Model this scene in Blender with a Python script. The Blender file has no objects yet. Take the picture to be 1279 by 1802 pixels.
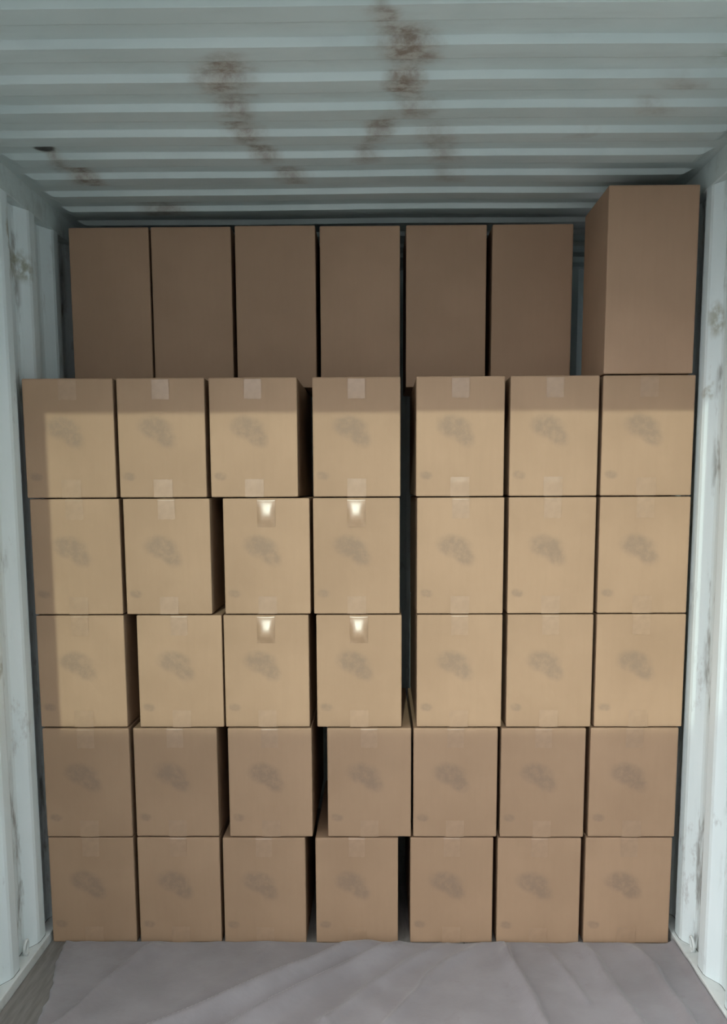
import bpy, bmesh, math, random
from mathutils import Matrix, Vector, noise

random.seed(7)
S = bpy.context.scene
COL = S.collection

# ------------------------------------------------------------------ camera
F_PX, PP_Y = 1800.76, 1125.27
YAW, PITCH, ROLL = -0.0147, -0.1476, -0.0042
cam_d = bpy.data.cameras.new('camera')
cam = bpy.data.objects.new('camera', cam_d)
COL.objects.link(cam)
cam_d.sensor_fit = 'HORIZONTAL'
cam_d.sensor_width = 36.0
cam_d.lens = 36.0 * F_PX / 1279.0
cam_d.shift_y = (PP_Y - 901.0) / 1279.0
cam_d.clip_start = 0.05
fw = Vector((math.sin(YAW) * math.cos(PITCH), math.cos(YAW) * math.cos(PITCH), math.sin(PITCH)))
rt = Vector((math.cos(YAW), -math.sin(YAW), 0))
up = rt.cross(fw)
r2 = rt * math.cos(ROLL) + up * math.sin(ROLL)
u2 = -rt * math.sin(ROLL) + up * math.cos(ROLL)
M = Matrix((r2, u2, -fw)).transposed().to_4x4()
M.translation = (0.0701, -3.6038, 1.6796)
cam.matrix_world = M
S.camera = cam

# ------------------------------------------------------------------ light: overcast sky through the open doors, hazy low sun
SKY = 5.6
SUN = 1.7
SUN_ELEV, SUN_AZ = math.radians(21.7), math.radians(3.3)
wd = bpy.data.worlds.new('overcast_sky')
S.world = wd
wd.use_nodes = True
bg = wd.node_tree.nodes['Background']
bg.inputs['Color'].default_value = (0.97, 0.975, 0.98, 1)
bg.inputs['Strength'].default_value = SKY
sun_d = bpy.data.lights.new('sun', 'SUN')
sun_d.energy = SUN
sun_d.angle = math.radians(0.6)
sun_d.color = (0.88, 1.0, 0.84)
sun = bpy.data.objects.new('sun', sun_d)
COL.objects.link(sun)
sd = Vector((math.sin(SUN_AZ) * math.cos(SUN_ELEV), math.cos(SUN_AZ) * math.cos(SUN_ELEV), -math.sin(SUN_ELEV)))
sun.rotation_euler = sd.to_track_quat('-Z', 'Y').to_euler()
sun.location = (-0.5, -8, 4)
vs = S.view_settings
vs.view_transform = 'Standard'
vs.look = 'None'
vs.gamma = 1.0
vs.use_curve_mapping = False
vs.exposure = 0.0

# ------------------------------------------------------------------ dimensions (metres)
W = 1.176            # half inner width
H = 2.737            # roof underside
Y_DOOR, Y_END = -1.60, 1.6
ROW = 0.4116         # height of one carton row


# ------------------------------------------------------------------ material helpers
class NT:
    def __init__(s, name):
        s.m = bpy.data.materials.new(name)
        s.m.use_nodes = True
        s.t = s.m.node_tree
        s.b = s.t.nodes['Principled BSDF']

    def n(s, kind, **kw):
        o = s.t.nodes.new('ShaderNode' + kind)
        for k, v in kw.items():
            setattr(o, k, v)
        return o

    def put(s, sock, v):
        if hasattr(v, 'is_linked'):
            s.t.links.new(v, sock)
        elif v is not None:
            sock.default_value = v

    def coord(s, which='Object'):
        return s.n('TexCoord').outputs[which]

    def mapping(s, vec, loc=(0, 0, 0), rot=(0, 0, 0), scale=(1, 1, 1), kind='POINT'):
        o = s.n('Mapping', vector_type=kind)
        s.put(o.inputs['Vector'], vec)
        o.inputs['Location'].default_value = loc
        o.inputs['Rotation'].default_value = rot
        o.inputs['Scale'].default_value = scale
        return o.outputs['Vector']

    def noise(s, vec, scale, detail=3.0, rough=0.55, out='Fac'):
        o = s.n('TexNoise')
        s.put(o.inputs['Vector'], vec)
        o.inputs['Scale'].default_value = scale
        o.inputs['Detail'].default_value = detail
        o.inputs['Roughness'].default_value = rough
        return o.outputs[out]

    def ramp(s, v, a, b, c=0.0, d=1.0, smooth=True):
        o = s.n('MapRange', interpolation_type='SMOOTHSTEP' if smooth else 'LINEAR')
        s.put(o.inputs['Value'], v)
        o.inputs['From Min'].default_value = a
        o.inputs['From Max'].default_value = b
        o.inputs['To Min'].default_value = c
        o.inputs['To Max'].default_value = d
        return o.outputs['Result']

    def math(s, op, a, b=None, clamp=False):
        o = s.n('Math', operation=op, use_clamp=clamp)
        s.put(o.inputs[0], a)
        if b is not None:
            s.put(o.inputs[1], b)
        return o.outputs[0]

    def vmath(s, op, a, b=None):
        o = s.n('VectorMath', operation=op)
        s.put(o.inputs[0], a)
        if b is not None:
            s.put(o.inputs[1], b)
        return o.outputs['Value'] if op in ('LENGTH', 'DOT_PRODUCT') else o.outputs['Vector']

    def mix(s, f, a, b):
        o = s.n('Mix', data_type='RGBA')
        s.put(o.inputs[0], f)
        s.put(o.inputs[6], a if hasattr(a, 'is_linked') else (*a, 1))
        s.put(o.inputs[7], b if hasattr(b, 'is_linked') else (*b, 1))
        return o.outputs[2]

    def warp(s, vec, scale, amount):
        nz = s.noise(vec, scale, 3, 0.6, 'Color')
        d = s.vmath('SUBTRACT', nz, (0.5, 0.5, 0.5))
        d = s.vmath('MULTIPLY', d, (amount, amount, amount))
        return s.vmath('ADD', vec, d)

    def blob(s, vec, c, r, rot=(0, 0, 0), k=1.0, soft=0.25):
        q = s.mapping(vec, c, rot, r, 'TEXTURE')
        ln = s.vmath('LENGTH', q)
        return s.ramp(ln, soft, 1.0, k, 0.0)

    def add(s, socks):
        t = socks[0]
        for q in socks[1:]:
            t = s.math('MAXIMUM', t, q)
        return t

    def bump(s, h, strength=0.2, dist=0.01):
        o = s.n('Bump')
        o.inputs['Strength'].default_value = strength
        o.inputs['Distance'].default_value = dist
        s.put(o.inputs['Height'], h)
        s.put(s.b.inputs['Normal'], o.outputs['Normal'])

    def set(s, color=None, rough=None, metal=None, **kw):
        if color is not None:
            s.put(s.b.inputs['Base Color'], color if hasattr(color, 'is_linked') else (*color, 1))
        if rough is not None:
            s.put(s.b.inputs['Roughness'], rough)
        if metal is not None:
            s.put(s.b.inputs['Metallic'], metal)
        for k, v in kw.items():
            s.put(s.b.inputs[k.replace('_', ' ')], v)
        return s.m


PAINT = (0.50, 0.575, 0.55)
RUST = (0.19, 0.15, 0.12)


def seg(a, b, w):
    """an ellipse around the segment a-b in the XY plane: centre, radii, rotation"""
    cx, cy = (a[0] + b[0]) / 2, (a[1] + b[1]) / 2
    dx, dy = b[0] - a[0], b[1] - a[1]
    L = math.hypot(dx, dy) / 2 + w
    return (cx, cy, H), (L, w, 10.0), (0, 0, math.atan2(dy, dx))


def mat_ceiling():
    t = NT('painted_roof_steel')
    p = t.coord()
    base = t.mix(t.ramp(t.noise(p, 2.2, 4), 0.3, 0.7), (0.43, 0.505, 0.50), (0.49, 0.56, 0.555))
    base = t.mix(t.ramp(t.noise(t.mapping(p, scale=(1, 5, 1)), 3.0, 3), 0.5, 0.8, 0, 0.5), base, (0.37, 0.42, 0.415))
    q = t.warp(p, 9.0, 0.13)
    chains = [
        ([(-0.31, -0.86), (-0.34, -0.70)], 0.085, 0.95), ([(-0.34, -0.70), (-0.34, -0.48)], 0.07, 0.6),
        ([(-0.34, -0.45), (-0.33, -0.28)], 0.06, 0.75), ([(-0.33, -0.28), (-0.27, -0.08)], 0.05, 0.75),
        ([(-0.24, 0.02), (-0.19, 0.16)], 0.06, 0.6),
        ([(0.06, -1.18), (0.11, -1.02)], 0.04, 0.7), ([(0.14, -1.02), (0.16, -0.84)], 0.085, 1.0),
        ([(0.15, -0.84), (0.15, -0.56)], 0.055, 1.0), ([(0.16, -0.6), (0.20, -0.46)], 0.06, 0.55),
        ([(0.11, -0.5), (0.05, -0.28)], 0.055, 0.75), ([(0.05, -0.26), (0.03, -0.05)], 0.045, 0.5),
        ([(0.22, -0.4), (0.32, -0.02)], 0.07, 0.5), ([(0.28, 0.02), (0.34, 0.2)], 0.06, 0.3),
        ([(-0.96, -0.06), (-0.91, 0.16)], 0.075, 0.95), ([(-0.98, -0.2), (-0.96, -0.05)], 0.04, 0.6),
        ([(-0.86, 0.42), (-0.62, 0.43)], 0.05, 0.9), ([(-0.8, 0.5), (-0.68, 0.52)], 0.07, 0.6),
        ([(0.85, -0.72), (0.92, -0.66)], 0.05, 0.35), ([(0.80, -0.55), (0.90, -0.5)], 0.05, 0.3),
        ([(0.66, -0.3), (0.70, -0.33)], 0.03, 0.3),
    ]
    m = t.add([t.blob(q, *seg(a, b, w * 1.3), k=k, soft=0.1) for (a, b), w, k in chains])
    patch = t.ramp(t.noise(p, 22, 5, 0.7), 0.34, 0.66)
    rust = t.math('MULTIPLY', m, patch)
    halo = t.math('MULTIPLY', m, 0.75)
    c = t.mix(halo, base, (0.35, 0.315, 0.27))
    c = t.mix(rust, c, RUST)
    # green algae at the right edge, a small hole-like black scab at the left
    alg = t.blob(q, (1.0, -0.88, H), (0.16, 0.10, 10), k=0.7)
    c = t.mix(t.math('MULTIPLY', alg, patch), c, (0.16, 0.21, 0.12))
    blk = t.blob(t.warp(p, 40, 0.02), (-0.985, -0.185, H), (0.038, 0.045, 10), k=1.0, soft=0.6)
    c = t.mix(blk, c, (0.03, 0.028, 0.025))
    t.bump(t.noise(p, 14, 2), 0.12, 0.01)
    return t.set(c, t.ramp(rust, 0, 1, 0.42, 0.85), 0.0)


def mat_wall():
    t = NT('painted_wall_steel')
    p = t.coord()
    base = t.mix(t.ramp(t.noise(t.mapping(p, scale=(2, 2, 0.4)), 3.0, 4), 0.3, 0.7), (0.655, 0.75, 0.765), (0.72, 0.805, 0.82))
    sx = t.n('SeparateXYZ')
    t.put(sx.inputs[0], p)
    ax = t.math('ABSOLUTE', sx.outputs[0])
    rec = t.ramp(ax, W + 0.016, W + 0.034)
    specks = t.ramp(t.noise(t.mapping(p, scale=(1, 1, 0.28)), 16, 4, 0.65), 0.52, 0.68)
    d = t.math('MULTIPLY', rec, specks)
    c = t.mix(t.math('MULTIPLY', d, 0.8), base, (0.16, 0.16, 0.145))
    scuff = t.ramp(t.noise(t.mapping(p, scale=(1, 1, 0.6)), 7, 5, 0.7), 0.60, 0.72, 0, 0.55)
    c = t.mix(scuff, c, (0.34, 0.345, 0.34))
    q = t.warp(p, 12.0, 0.09)
    stain = t.add([t.blob(q, (-1.19, 0.15, 2.46), (0.2, 0.10, 0.075), k=0.85),
                   t.blob(q, (-1.19, 0.30, 2.40), (0.2, 0.05, 0.10), k=0.6),
                   t.blob(q, (-1.19, 0.02, 2.15), (0.2, 0.05, 0.09), k=0.8),
                   t.blob(q, (-1.19, 0.0, 2.50), (0.2, 0.03, 0.16), k=0.8),
                   t.blob(q, (-1.19, -0.30, 1.10), (0.2, 0.05, 0.05), k=0.7),
                   t.blob(q, (1.19, -0.08, 2.22), (0.2, 0.06, 0.07), k=0.7),
                   t.blob(q, (1.19, -0.05, 1.99), (0.2, 0.05, 0.03), k=0.7)])
    c = t.mix(t.math('MULTIPLY', stain, t.ramp(t.noise(p, 30, 4), 0.3, 0.6)), c, (0.25, 0.25, 0.17))
    t.bump(t.noise(p, 18, 2), 0.08, 0.01)
    return t.set(c, 0.45)


def mat_paint(name, col, rough=0.5):
    t = NT(name)
    p = t.coord()
    c = t.mix(t.ramp(t.noise(p, 9, 5, 0.65), 0.45, 0.75), col, tuple(v * 0.72 for v in col))
    t.bump(t.noise(p, 25, 3), 0.1, 0.005)
    return t.set(c, rough)


def mat_floor():
    t = NT('dirty_plywood')
    p = t.coord()
    g = t.noise(t.mapping(p, scale=(9, 0.8, 1)), 6, 5, 0.6)
    c = t.mix(t.ramp(g, 0.3, 0.7), (0.15, 0.14, 0.128), (0.22, 0.21, 0.195))
    c = t.mix(t.ramp(t.noise(p, 5, 4), 0.45, 0.7, 0, 0.7), c, (0.21, 0.205, 0.205))
    t.bump(g, 0.2, 0.004)
    return t.set(c, 0.7)


def mat_sheet():
    t = NT('grey_liner_cloth')
    p = t.coord()
    c = t.mix(t.ramp(t.noise(p, 3.5, 4, 0.6), 0.3, 0.7), (0.20, 0.186, 0.198), (0.255, 0.242, 0.256))
    c = t.mix(t.ramp(t.noise(p, 11, 5, 0.7), 0.56, 0.75, 0, 0.5), c, (0.185, 0.163, 0.165))
    wv = t.n('TexWave', wave_type='BANDS', bands_direction='X')
    t.put(wv.inputs['Vector'], p)
    wv.inputs['Scale'].default_value = 160
    wv.inputs['Distortion'].default_value = 1.0
    t.bump(t.math('ADD', t.noise(p, 60, 4), t.math('MULTIPLY', wv.outputs['Fac'], 0.25)), 0.22, 0.004)
    return t.set(c, 0.55, Sheen_Weight=0.25)


def mat_card(name, a, b, printed, ink=(0.165, 0.125, 0.098)):
    """corrugated cardboard; printed cartons carry the faded grey emblem and the small handling mark on the front panel"""
    t = NT(name)
    p = t.coord()
    oi = t.n('ObjectInfo')
    off = t.vmath('SCALE', p)
    rnd = t.n('Combine' + 'XYZ')
    for k in range(3):
        t.put(rnd.inputs[k], t.math('MULTIPLY', oi.outputs['Random'], 31.0 * (k + 1)))
    q = t.vmath('ADD', p, rnd.outputs[0])
    c = t.mix(t.ramp(t.noise(q, 3.0, 4), 0.3, 0.7), a, b)
    c = t.mix(t.ramp(oi.outputs['Random'], 0, 1, 0.0, 0.22, False), c, tuple(v * 0.8 for v in a))
    fib = t.noise(t.mapping(q, scale=(1, 1, 0.12)), 60, 3)
    c = t.mix(t.ramp(fib, 0.35, 0.75, 0, 0.09), c, tuple(v * 0.78 for v in a))
    if printed:
        sep = t.n('SeparateXYZ')
        t.put(sep.inputs[0], p)
        front = t.math('LESS_THAN', sep.outputs[1], 0.002)
        w = t.warp(p, 30, 0.012)
        # emblem: a slanted leaf-like patch, broad at upper left and pointed at lower right
        e1 = t.blob(w, (-0.022, 0, 0.238), (0.075, 1.0, 0.050), (0, math.radians(12), 0), 1.0, 0.45)
        e2 = t.blob(w, (0.012, 0, 0.205), (0.055, 1.0, 0.040), (0, math.radians(38), 0), 1.0, 0.40)
        e3 = t.blob(w, (-0.118, 0, 0.073), (0.028, 1.0, 0.020), (0, 0, 0), 0.9, 0.45)
        m = t.add([e1, e2, e3])
        worn = t.ramp(t.noise(q, 45, 4, 0.6), 0.25, 0.65, 0.35, 1.0)
        m = t.math('MULTIPLY', t.math('MULTIPLY', m, worn), t.math('MULTIPLY', front, 0.48))
        c = t.mix(m, c, ink)
    t.bump(t.noise(q, 12, 3), 0.12, 0.004)
    t.t.nodes.remove(off.node)
    return t.set(c, 0.72, Specular_IOR_Level=0.3)


def mat_tape(name, col, rough):
    t = NT(name)
    p = t.coord()
    c = t.mix(t.ramp(t.noise(p, 30, 3), 0.3, 0.7), col, tuple(v * 0.9 for v in col))
    t.bump(t.noise(p, 30, 2), 0.06, 0.003)
    return t.set(c, rough, Coat_Weight=0.25, Coat_Roughness=rough, Specular_IOR_Level=0.4)


def mat_plain(name, col, rough=0.6, metal=0.0, nscale=8):
    t = NT(name)
    p = t.coord()
    c = t.mix(t.ramp(t.noise(p, nscale, 4), 0.35, 0.7), col, tuple(v * 0.8 for v in col))
    return t.set(c, rough, metal)


MAT = {
    'ceiling': mat_ceiling(), 'wall': mat_wall(),
    'rail': mat_paint('painted_rail_steel', (0.54, 0.62, 0.615)),
    'ledge': mat_paint('painted_ledge_steel', (0.62, 0.66, 0.65)),
    'floor': mat_floor(), 'sheet': mat_sheet(),
    'card': mat_card('yellowish_cardboard', (0.335, 0.220, 0.138), (0.38, 0.252, 0.16), True),
    'plain': mat_card('plain_brown_cardboard', (0.335, 0.216, 0.140), (0.38, 0.246, 0.162), False),
    'tape': mat_tape('clear_packing_tape', (0.36, 0.237, 0.15), 0.30),
    'flap': mat_card('cardboard_flap', (0.45, 0.34, 0.225), (0.49, 0.375, 0.255), False),
    'steel': mat_plain('galvanised_steel', (0.42, 0.43, 0.42), 0.45, 0.5),
    'concrete': mat_plain('yard_concrete', (0.20, 0.198, 0.195), 0.9, 0.0, 1.5),
    'blocker': mat_plain('grey_light_blocker', (0.27, 0.28, 0.29), 0.6, 0.0, 2.0),  # for the two added sky-blocking volumes out of view
    'white_blocker': mat_plain('white_light_blocker', (0.72, 0.73, 0.73), 0.6, 0.0, 2.0),  # added sun blocker, pale so it bounces light onto the roof ribs
    'caulk': mat_plain('dark_sealant', (0.10, 0.115, 0.11), 0.8),
}


# ------------------------------------------------------------------ mesh helpers
def mesh_obj(name, verts, faces, mat, parent=None, smooth=False):
    me = bpy.data.meshes.new(name)
    me.from_pydata(verts, [], faces)
    me.update()
    if mat:
        me.materials.append(mat)
    if smooth:
        me.polygons.foreach_set('use_smooth', [True] * len(me.polygons))
    o = bpy.data.objects.new(name, me)
    COL.objects.link(o)
    o.parent = parent
    return o


def bm_obj(name, bm, mat, parent=None, smooth=False):
    me = bpy.data.meshes.new(name)
    bmesh.ops.recalc_face_normals(bm, faces=bm.faces)
    bm.to_mesh(me)
    bm.free()
    me.materials.append(mat)
    if smooth:
        me.polygons.foreach_set('use_smooth', [True] * len(me.polygons))
    o = bpy.data.objects.new(name, me)
    COL.objects.link(o)
    o.parent = parent
    return o


def box_bm(bm, x0, x1, y0, y1, z0, z1, bev=0.0, seg=2):
    r = bmesh.ops.create_cube(bm, size=1.0)
    for v in r['verts']:
        v.co = Vector((x0 + (v.co.x + 0.5) * (x1 - x0), y0 + (v.co.y + 0.5) * (y1 - y0), z0 + (v.co.z + 0.5) * (z1 - z0)))
    if bev:
        es = list({e for v in r['verts'] for e in v.link_edges})
        bmesh.ops.bevel(bm, geom=es, offset=bev, segments=seg, affect='EDGES', profile=0.5)
    return bm


def struct(o, label, cat):
    o['kind'] = 'structure'
    o['label'] = label
    o['category'] = cat
    return o


def tag(o, label, cat, group=None):
    o['label'] = label
    o['category'] = cat
    if group:
        o['group'] = group
    return o


def thicken(o, t, off=-1.0):
    m = o.modifiers.new('thickness', 'SOLIDIFY')
    m.thickness = t
    m.offset = off
    return o


# ------------------------------------------------------------------ structure
# corrugated side walls: profile along y, depth 36 mm, pitch 278 mm (70 inner flat, 68 slope, 72 outer flat, 68 slope)
def wall(side, y_edge, name, label):
    pts = []
    n0 = int((Y_DOOR - y_edge) / 0.278) - 2
    y = y_edge + n0 * 0.278            # end of an inner flat
    while y < Y_END + 0.3:
        for dy, dx in ((-0.070, 0), (0.0, 0), (0.066, 0.036), (0.140, 0.036)):
            pts.append((y + dy, dx))
        y += 0.278
    pts = [q for q in pts if Y_DOOR + 0.09 < q[0] < Y_END + 0.02]
    pts = [(Y_DOOR + 0.03, pts[0][1])] + pts + [(Y_END + 0.05, pts[-1][1])]
    # soften every bend with two points
    prof = [pts[0]]
    for a, b, c in zip(pts, pts[1:], pts[2:]):
        for u, v in ((a, b), (c, b)):
            L = math.hypot(u[0] - v[0], u[1] - v[1])
            k = min(0.008 / max(L, 1e-6), 0.45)
            prof.append((v[0] + (u[0] - v[0]) * k, v[1] + (u[1] - v[1]) * k))
    prof.append(pts[-1])
    zs = [0.034, 0.6, 1.2, 1.8, 2.3, H - 0.076]
    V, Fc = [], []
    for yy, dx in prof:
        for z in zs:
            V.append((side * (W + dx), yy, z))
    nz = len(zs)
    for i in range(len(prof) - 1):
        for j in range(nz - 1):
            a = i * nz + j
            f = (a, a + 1, a + nz + 1, a + nz)
            Fc.append(f if side < 0 else f[::-1])
    o = mesh_obj(name, V, Fc, MAT['wall'])
    struct(o, label, 'wall')
    thicken(o, 0.003, -1 if side < 0 else -1)
    # dark sealant bead that follows the foot of the corrugation
    V, Fc = [], []
    for yy, dx in prof:
        x = side * (W + dx)
        V += [(x - side * 0.004, yy, 0.034), (x + side * 0.004, yy, 0.034), (x - side * 0.001, yy, 0.040)]
    for i in range(len(prof) - 1):
        a = i * 3
        for k in range(3):
            Fc.append((a + k, a + (k + 1) % 3, a + 3 + (k + 1) % 3, a + 3 + k))
    mesh_obj('sealant_bead', V, Fc, MAT['caulk'], o)
    return o


wall_l = wall(-1, -0.282, 'wall_left', 'pale grey-green corrugated steel container wall on the left')
wall_r = wall(1, -0.245, 'wall_right', 'pale grey-green corrugated steel container wall on the right')

# corrugated end wall behind the load
V, Fc = [], []
xs = []
x = -W
while x < W:
    for dx, dy in ((0, 0), (0.07, 0), (0.138, 0.036), (0.21, 0.036)):
        xs.append((x + dx, dy))
    x += 0.278
xs = [q for q in xs if q[0] < W] + [(W, 0)]
for xx, dy in xs:
    V += [(xx, Y_END + dy, -0.03), (xx, Y_END + dy, H + 0.03)]
for i in range(len(xs) - 1):
    Fc.append((2 * i, 2 * i + 2, 2 * i + 3, 2 * i + 1))
o = mesh_obj('wall_back', V, Fc, MAT['wall'])
thicken(struct(o, 'corrugated steel end wall of the container behind the cartons', 'wall'), 0.003, -1)

# roof: corrugations run across, 209 mm pitch, 22 mm deep, pressed flat towards the rails
PITCH_R, Y0_R, DEP = 0.209, -1.176, 0.019
prof = []
k = int((Y_DOOR - Y0_R) / PITCH_R) - 1
while True:
    yc = Y0_R + k * PITCH_R
    k += 1
    if yc > Y_END + 0.05:
        break
    # high flat, door-facing slope down, low flat, slope up
    for dy, dz in ((-0.0045, 1.0), (-0.0032, 0.92), (0.0032, 0.08), (0.0045, 0.0), (0.080, 0.0), (0.088, 0.08), (0.118, 0.92), (0.126, 1.0)):
        if Y_DOOR + 0.02 < yc + dy < Y_END + 0.05:
            prof.append((yc + dy, dz))
xs = [-1.20, -1.150, -1.138, -1.112, -1.10] + [-1.10 + 2.2 * i / 12 for i in range(1, 12)] + [1.10, 1.112, 1.138, 1.150, 1.20]
amp = [0, 0, 0.15, 0.85, 1] + [1] * 11 + [1, 0.85, 0.15, 0, 0]
V, Fc = [], []
for yy, dz in prof:
    for xx, am in zip(xs, amp):
        sag = 0.004 * noise.noise(Vector((xx * 1.3, yy * 1.1, 3.0)))
        V.append((xx, yy + 0.004 * noise.noise(Vector((xx * 1.5, yy * 3, 9.0))), H + DEP * 0.5 + (dz - 1.0) * DEP * am + (DEP * 0.5) * (am - 1) * 0 + sag))
nx = len(xs)
for i in range(len(prof) - 1):
    for j in range(nx - 1):
        a = i * nx + j
        Fc.append((a, a + nx, a + nx + 1, a + 1))
o = mesh_obj('ceiling', V, Fc, MAT['ceiling'])
thicken(struct(o, 'grey-green corrugated steel container roof with brown rust streaks', 'ceiling'), 0.003, -1)

# top side rails, floor ledges
for i, sd_ in ((1, -1), (2, 1)):
    bm = bmesh.new()
    a, b = sorted((sd_ * (W - 0.004), sd_ * (W + 0.06)))
    box_bm(bm, a, b, Y_DOOR + 0.03, Y_END + 0.05, H - 0.078, H + 0.05, 0.004)
    o = bm_obj('trim_%d' % i, bm, MAT['rail'])
    struct(o, 'flat steel top rail along the %s wall' % ('left' if sd_ < 0 else 'right'), 'rail')
    bm = bmesh.new()
    a, b = sorted((sd_ * (W - 0.016), sd_ * (W + 0.055)))
    box_bm(bm, a, b, Y_DOOR + 0.03, Y_END + 0.05, -0.02, 0.034, 0.004)
    o = bm_obj('baseboard_left' if sd_ < 0 else 'baseboard_right', bm, MAT['ledge'])
    struct(o, 'narrow painted steel floor ledge along the %s wall' % ('left' if sd_ < 0 else 'right'), 'ledge')

# plywood floor, boards lengthwise
fl = bpy.data.objects.new('floor', None)
COL.objects.link(fl)
struct(fl, 'dark dirty plywood floor boards of the container', 'floor')
nb = 6
x0, x1 = -W + 0.0165, W - 0.0165
bw = (x1 - x0) / nb
bm = bmesh.new()
box_bm(bm, -bw / 2 + 0.001, bw / 2 - 0.001, Y_DOOR + 0.02, Y_END + 0.06, -0.03, 0.0, 0.0015, 1)
first = None
for i in range(nb):
    if first is None:
        first = bm_obj('plank', bm, MAT['floor'], fl)
        o = first
    else:
        o = first.copy()
        COL.objects.link(o)
    o.location.x = x0 + bw * (i + 0.5)

# door frame, the two open door leaves, the yard outside
for nm, b, lab in (('trim_3', (-W - 0.07, W + 0.07, Y_DOOR - 0.04, Y_DOOR + 0.03, H - 0.15, H + 0.03), 'steel door header of the container'),
                   ('trim_4', (-W - 0.09, -W, Y_DOOR - 0.04, Y_DOOR + 0.03, -0.02, H - 0.15), 'left steel door post of the container'),
                   ('trim_5', (W, W + 0.09, Y_DOOR - 0.04, Y_DOOR + 0.03, -0.02, H - 0.15), 'right steel door post of the container'),
                   ('trim_6', (-W, W, Y_DOOR - 0.04, Y_DOOR + 0.02, -0.14, -0.002), 'steel door sill of the container')):
    bm = bmesh.new()
    box_bm(bm, *b, bev=0.006)
    struct(bm_obj(nm, bm, MAT['rail']), lab, 'frame')


def leaf(name, x, y0, y1, lab, ang=0.0):
    bm = bmesh.new()
    n = 5
    hh = (H - 0.19) / n
    for i in range(n):      # pressed door panel in five bays
        z = 0.02 + i * hh
        box_bm(bm, x - 0.02, x + 0.02, y0, y1, z, z + hh * 0.45, 0.004, 1)
        box_bm(bm, x - 0.008, x + 0.008, y0, y1, z + hh * 0.45, z + hh, 0.0)
    bmesh.ops.rotate(bm, verts=bm.verts, cent=Vector((x, y1, 0)), matrix=Matrix.Rotation(math.radians(ang), 3, 'Z'))
    o = bm_obj(name, bm, MAT['rail'])
    return struct(o, lab, 'door')


leaf('door_1', W + 0.13, Y_DOOR - 1.2, Y_DOOR - 0.05, 'right door leaf of the container, swung outwards', -8.0)
leaf('door_2', -W - 0.16, Y_DOOR + 0.08, Y_DOOR + 1.23, 'left door leaf of the container, folded back along the outside')
# added unseen block: its top edge keeps the low sun off the lower cartons
YB, XB, ZB = -6.0, -3.2, 3.21
prof = []
x = XB
while x < 2.3:
    prof += [(x, 0.0), (x + 0.14, 0.0), (x + 0.18, -0.03), (x + 0.32, -0.03)]
    x += 0.36
V, Fc = [], []
for xx, dy in prof:
    V += [(xx, YB + dy, -0.16), (xx, YB + dy, ZB)]
for i in range(len(prof) - 1):
    Fc.append((2 * i, 2 * i + 1, 2 * i + 3, 2 * i + 2))
n0 = len(V)
xe = prof[-1][0]
V += [(XB, YB - 6, -0.16), (XB, YB - 6, ZB), (xe, YB - 6, -0.16), (xe, YB - 6, ZB), (XB, YB, ZB), (xe, YB, ZB)]
Fc += [(0, n0, n0 + 1, 1), (n0, n0 + 2, n0 + 3, n0 + 1), (2 * len(prof) - 2, 2 * len(prof) - 1, n0 + 3, n0 + 2), (n0 + 4, n0 + 5, n0 + 3, n0 + 1)]
struct(mesh_obj('wall_sun_blocker', V, Fc, MAT['white_blocker']), 'added white ribbed wall out of view, blocks the low sun', 'wall')
# taller unseen block, added to cut sky light from the right
bm = bmesh.new()
box_bm(bm, 2.62, 12, -14, 3, -0.16, 8.0)
for i in range(46):
    y = -13.9 + i * 0.36
    box_bm(bm, 2.59, 2.62, y, y + 0.14, -0.16, 7.9)
struct(bm_obj('wall_sky_blocker', bm, MAT['blocker']), 'added tall grey ribbed block out of view, blocks sky on the right', 'wall')
# unseen slab, added to cut high sky light and darken the left side
bm = bmesh.new()
box_bm(bm, -2.9, 2.58, -7.6, -5.2, 5.45, 5.55, 0.01)
for i in range(6):
    y = -7.4 + i * 0.42
    box_bm(bm, -2.9, 2.58, y, y + 0.08, 5.30, 5.45)
struct(bm_obj('sky_blocker', bm, MAT['blocker']), 'added flat slab out of view, blocks high sky light', 'sky_blocker')
bm = bmesh.new()
box_bm(bm, -25, 25, -40, 8, -0.26, -0.16)
struct(bm_obj('ground', bm, MAT['concrete']), 'concrete yard outside the container', 'ground')


# ------------------------------------------------------------------ liner sheet on the floor
def ridge(px, py, pts, wid, hgt):
    """height of a soft fold that runs along a polyline"""
    best = 1e9
    side = 1
    for (ax, ay), (bx, by) in zip(pts, pts[1:]):
        dx, dy = bx - ax, by - ay
        L2 = dx * dx + dy * dy
        tt = max(0.0, min(1.0, ((px - ax) * dx + (py - ay) * dy) / L2))
        ex, ey = px - ax - tt * dx, py - ay - tt * dy
        d = math.hypot(ex, ey)
        if d < best:
            best = d
            side = 1 if dx * ey - dy * ex > 0 else -1
    w = wid * (1.0 if side > 0 else 0.45)      # steeper on one flank
    return hgt * math.exp(-(best / w) ** 2)


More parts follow.
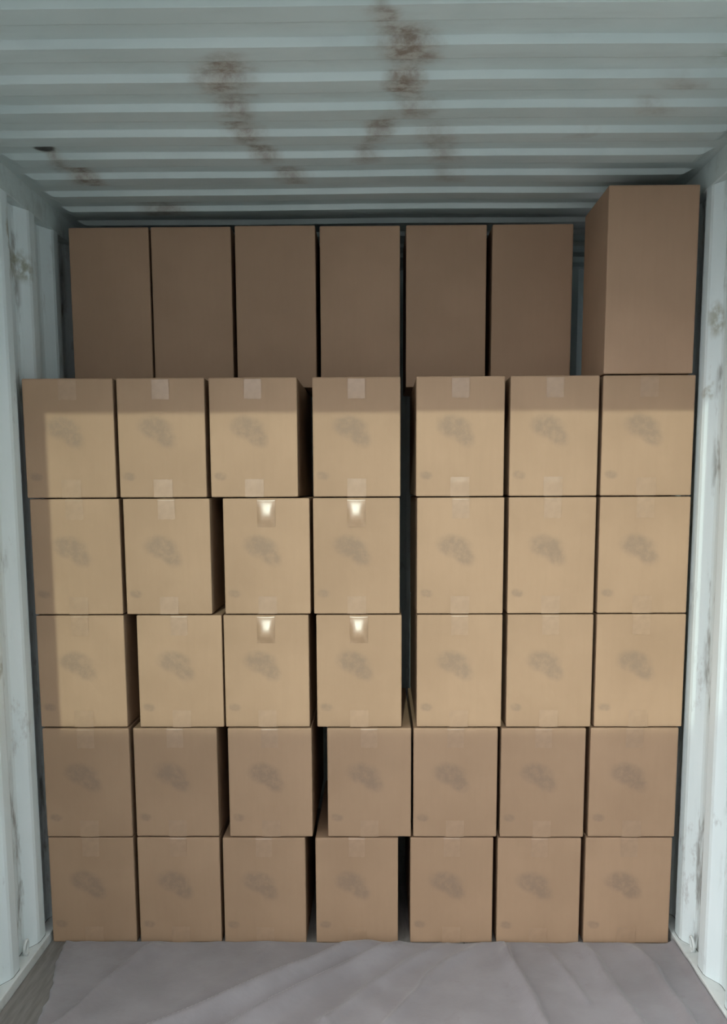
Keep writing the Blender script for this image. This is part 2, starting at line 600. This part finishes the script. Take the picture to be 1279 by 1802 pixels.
FOLDS = [
    ([(-0.77, -0.06), (-0.80, -0.17), (-0.87, -0.36), (-0.93, -0.60), (-1.0, -0.9)], 0.032, 0.020),
    ([(0.02, -0.03), (-0.20, -0.26), (-0.42, -0.46), (-0.62, -0.66), (-0.9, -1.0)], 0.055, 0.034),
    ([(0.14, -0.04), (-0.06, -0.26), (-0.28, -0.50), (-0.5, -0.8)], 0.045, 0.028),
    ([(0.30, -0.03), (0.18, -0.18), (0.05, -0.34), (-0.1, -0.6)], 0.035, 0.014),
    ([(0.42, -0.03), (0.33, -0.14), (0.22, -0.32), (0.1, -0.6)], 0.030, 0.012),
    ([(0.60, -0.8), (0.59, -0.58), (0.57, -0.40), (0.545, -0.2), (0.52, -0.03)], 0.030, 0.022),
    ([(0.90, -0.7), (0.86, -0.40), (0.84, -0.22), (0.82, -0.03)], 0.035, 0.014),
    ([(0.76, -0.45), (0.72, -0.25), (0.68, -0.06)], 0.025, 0.008),
    ([(1.05, -0.75), (1.04, -0.45), (1.03, -0.2), (1.00, -0.05)], 0.03, 0.014),
    ([(-0.60, -0.55), (-0.4, -0.25), (-0.34, -0.05)], 0.05, 0.006),
]


def sheet_z(x, y):
    z = 0.004
    fade = min(1.0, 0.25 + max(0.0, -y - 0.012) / 0.13)
    for pts, w, h in FOLDS:
        wob = 0.02 * noise.noise(Vector((x * 5, y * 5, 1.7)))
        z += ridge(x + wob, y, pts, w * 0.9, h * 1.5) * fade
    z += 0.006 * (noise.noise(Vector((x * 4, y * 3, 0.3))) + 0.6)
    z += 0.003 * (noise.noise(Vector((x * 14, y * 9, 5.3))) + 0.5)
    return max(z, 0.003)


NX, NY = 230, 130
V, Fc = [], []
for j in range(NY + 1):
    v = j / NY
    y = -0.012 - 1.5 * v ** 1.25
    xl = -1.092 - 0.15 * (y + 0.04) + 0.016 * noise.noise(Vector((0.4, y * 5, 2.0))) + 0.008 * noise.noise(Vector((0.1, y * 19, 2.0)))
    xl = min(xl, -0.9)
    xr = W - 0.02 + 0.0
    for i in range(NX + 1):
        u = i / NX
        x = xl + (xr - xl) * u
        z = sheet_z(x, y)
        e = min(1.0, u / 0.025)
        z = 0.004 + (z - 0.004) * e + 0.018 * math.exp(-(u / 0.012) ** 2) * (0.5 + noise.noise(Vector((1.0, y * 6, 7.0))))
        z += 0.018 * max(0.0, (u - 0.985) / 0.015) ** 2
        V.append((x, y, max(z, 0.003)))
for j in range(NY):
    for i in range(NX):
        a = j * (NX + 1) + i
        Fc.append((a, a + NX + 1, a + NX + 2, a + 1))
o = mesh_obj('floor_sheet', V, Fc, MAT['sheet'], smooth=True)
thicken(o, 0.0015, -1)
tag(o, 'crumpled grey liner sheet spread on the floor before the carton stack', 'sheet')


# ------------------------------------------------------------------ cartons
CW, CD, CH = 0.304, 0.750, 0.4075       # a carton lying, end panel to the front
TW, TD, TH = 0.304, 0.400, 0.596        # the plain upright cartons on top


def carton_body(w, d, h, seed, name='body'):
    """bevelled carton with slightly bulged panels; origin at the bottom centre of the front panel"""
    bm = bmesh.new()
    nx_, ny_, nz_ = 8, 6, 10
    r = bmesh.ops.create_cube(bm, size=1.0)
    for v in r['verts']:
        v.co = Vector((v.co.x * w, (v.co.y + 0.5) * d, (v.co.z + 0.5) * h))
    bmesh.ops.bevel(bm, geom=list(bm.edges), offset=0.005, segments=2, affect='EDGES', profile=0.6)
    big = [f for f in bm.faces if f.calc_area() > 0.01]
    es = list({e for f in big for e in f.edges})
    bmesh.ops.subdivide_edges(bm, edges=es, cuts=6, use_grid_fill=True)
    for v in bm.verts:
        c = v.co
        fx = max(0.0, 1 - (2 * abs(c.x) / w) ** 2)
        fz = max(0.0, 1 - (2 * abs(c.z / h - 0.5)) ** 2)
        fy = max(0.0, 1 - (2 * abs(c.y / d - 0.5)) ** 2)
        nz1 = noise.noise(Vector((c.x * 9 + seed * 7.1, c.z * 9, seed * 3.0)))
        if c.y < 0.0005:
            c.y += fx * fz * (-0.0015 + 0.0025 * nz1)
        if abs(c.x) > w / 2 - 0.0005:
            c.x -= math.copysign(fy * fz * 0.0012 * (1 + nz1), c.x)
    me = bpy.data.meshes.new(name)
    bmesh.ops.recalc_face_normals(bm, faces=bm.faces)
    bm.to_mesh(me)
    bm.free()
    return me


def strip_mesh(name, w, tab, top, depth, h, bulge, seed):
    """packing tape: over the lid (or the base) and down (up) the front panel, the tab slightly puffed"""
    V, Fc = [], []
    nu, nv = 10, 10
    for j in range(nv + 1):
        s = j / nv
        for i in range(nu + 1):
            u = i / nu - 0.5
            z = (h - 0.0005 - s * tab) if top else (0.0005 + s * tab)
            ragged = 0.004 * noise.noise(Vector((u * 9, seed * 5.0, 1.0))) if j == nv else 0
            k = s / 0.72 if s < 0.72 else (1 - s) / 0.28          # a bubble under the tape: long rise, short fall
            out = 0.0022 + bulge * k * k * (3 - 2 * k) * (1 - (2 * u) ** 4)
            V.append((u * w, -out, z + (ragged if top else -ragged)))
    for j in range(nv):
        for i in range(nu):
            a = j * (nu + 1) + i
            f = (a, a + nu + 1, a + nu + 2, a + 1)
            Fc.append(f if top else f[::-1])
    if top:     # run over the lid
        b = len(V)
        for yy in (0.004, depth - 0.004):
            for i in range(nu + 1):
                V.append(((i / nu - 0.5) * w, yy, h + 0.0006))
        for i in range(nu):
            Fc.append((i, i + 1, b + i + 1, b + i))
            Fc.append((b + i, b + i + 1, b + nu + 2 + i, b + nu + 1 + i))
    me = bpy.data.meshes.new(name)
    me.from_pydata(V, [], Fc)
    me.polygons.foreach_set('use_smooth', [True] * len(me.polygons))
    me.update()
    return me


def flap_mesh(w, d, h):
    bm = bmesh.new()
    for sx in (-1, 1):
        a, b = sorted((sx * 0.0015, sx * (w / 2 - 0.004)))
        box_bm(bm, a, b, 0.004, d - 0.004, h - 0.003, h + 0.0002, 0.0006, 1)
    me = bpy.data.meshes.new('lid_flaps')
    bm.to_mesh(me)
    bm.free()
    return me


BODY = []
for s in range(4):
    me = carton_body(CW, CD, CH, s)
    me.materials.append(MAT['card'])
    BODY.append(me)
TALL = []
for s in range(3):
    me = carton_body(TW, TD, TH, s + 10)
    me.materials.append(MAT['plain'])
    TALL.append(me)
FLAP_T = flap_mesh(TW, TD, TH)
FLAP_T.materials.append(MAT['flap'])


def with_mat(me, m):
    me.materials.append(m)
    return me


def tapes(mat):
    return {
        'top': [with_mat(strip_mesh('top_tape', 0.060, 0.072, True, CD, CH, 0.0004, s), mat) for s in range(2)],
        'top_puffed': [with_mat(strip_mesh('top_tape', 0.064, 0.100, True, CD, CH, 0.0098, 5 + s), mat) for s in range(2)],
        'top_bubble': [with_mat(strip_mesh('top_tape', 0.064, 0.100, True, CD, CH, 0.0132, 6 + s), mat) for s in range(2)],
        'bottom': [with_mat(strip_mesh('bottom_tape', 0.066, 0.062, False, CD, CH, 0.0004, 3 + s), mat) for s in range(2)],
        'bottom_puffed': [with_mat(strip_mesh('bottom_tape', 0.066, 0.066, False, CD, CH, 0.0012, 8 + s), mat) for s in range(2)],
    }


TAPE = tapes(MAT['tape'])


def part(name, me, parent):
    o = bpy.data.objects.new(name, me)
    COL.objects.link(o)
    o.parent = parent
    return o


ROWS = [   # top row first: centre of each of the seven cartons
    [-0.996, -0.680, -0.361, -0.004, 0.354, 0.677, 0.994],
    [-0.990, -0.672, -0.322, -0.006, 0.358, 0.678, 0.995],
    [-0.990, -0.640, -0.330, 0.001, 0.359, 0.680, 0.996],
    [-0.986, -0.668, -0.324, 0.036, 0.348, 0.664, 0.986],
    [-0.986, -0.668, -0.352, -0.011, 0.338, 0.658, 0.980],
]
RN = ['top row', 'second row from top', 'middle row', 'second row from bottom', 'bottom row']
CN = ['first column beside left wall', 'second column', 'third column', 'middle column', 'fifth column', 'sixth column', 'seventh column beside right wall']
GLINT = {(1, 2): 'top_puffed', (1, 3): 'top_puffed', (2, 2): 'top_bubble', (2, 3): 'top_bubble'}
GLINT_B = {(0, 4), (0, 5)}
for r in range(5):
    for c in range(7):
        e = bpy.data.objects.new('cardboard_carton', None)
        COL.objects.link(e)
        e.location = (ROWS[r][c], random.uniform(-0.003, 0.005), ROW * (4 - r) + 0.001)
        e.rotation_euler.z = math.radians(random.uniform(-0.18, 0.18))
        e.empty_display_size = 0.1
        lab = 'tan carton with faded grey emblem, %s, %s' % (RN[r], CN[c])
        tag(e, lab, 'carton', 'emblem cartons stacked in the front wall of the load')
        if c in (0, 6):          # the outer columns sit close to the walls
            e.scale.x = 1.035
            e.location.x += -0.0055 if c == 0 else 0.0055
        k = random.randrange(4)
        part('body', BODY[k], e)
        T = TAPE
        part('top_tape', T[GLINT.get((r, c), 'top')][random.randrange(2)], e)
        part('bottom_tape', T['bottom_puffed' if (r, c) in GLINT_B else 'bottom'][random.randrange(2)], e)

BX = [-0.949, -0.637, -0.317, 0.003, 0.330, 0.655]
ON = ['leftmost', 'second', 'third', 'fourth', 'fifth', 'rightmost']
for i, x in enumerate(BX):
    e = bpy.data.objects.new('cardboard_carton', None)
    COL.objects.link(e)
    e.location = (x, 0.434 + random.uniform(-0.006, 0.010), ROW * 5 + 0.002)
    e.rotation_euler.z = math.radians(random.uniform(-0.3, 0.3))
    pos = 'leftmost' if i == 0 else 'rightmost' if i == 5 else ON[i] + ' from the left'
    tag(e, 'plain brown upright carton in the set-back row under the roof, %s' % pos, 'carton', 'plain upright cartons set back on top of the load')
    part('body', TALL[i % 3], e)
    part('lid_flaps', FLAP_T, e)
e = bpy.data.objects.new('cardboard_carton', None)
COL.objects.link(e)
e.location = (0.994, 0.004, ROW * 5 + 0.002)
e.scale = (1.0, 1.0, 1.028)
tag(e, 'tall plain brown carton standing forward on the stack at the right wall', 'carton')
part('body', TALL[1], e)
part('lid_flaps', FLAP_T, e)


# ------------------------------------------------------------------ lashing rings at the foot of the walls
def lashing_ring(x, y, side, lab):
    e = bpy.data.objects.new('lashing_ring', None)
    COL.objects.link(e)
    e.location = (x, y, 0.035)
    bm = bmesh.new()
    R, r, n, m = 0.026, 0.0055, 28, 8
    rings = []
    for i in range(n):
        a = 2 * math.pi * i / n
        ring = []
        for j in range(m):
            b = 2 * math.pi * j / m
            q = R + r * math.cos(b)
            sx = 0.75
            ring.append(bm.verts.new((r * math.sin(b) - side * 0.35 * (q * math.sin(a)) * 0.4, sx * q * math.cos(a), 0.028 + q * math.sin(a))))
        rings.append(ring)
    for i in range(n):
        for j in range(m):
            bm.faces.new((rings[i][j], rings[(i + 1) % n][j], rings[(i + 1) % n][(j + 1) % m], rings[i][(j + 1) % m]))
    bm_obj('ring', bm, MAT['ledge'], e, True)
    bm = bmesh.new()
    box_bm(bm, -0.008, 0.008, -0.012, 0.012, -0.001, 0.010, 0.003)
    bm_obj('bracket', bm, MAT['ledge'], e)
    tag(e, lab, 'ring', 'lashing rings at the wall feet')
    return e


lashing_ring(-W - 0.012, -0.175, -1, 'small steel lashing ring at the foot of the left wall')
lashing_ring(W + 0.012, -0.135, 1, 'small steel lashing ring at the foot of the right wall')
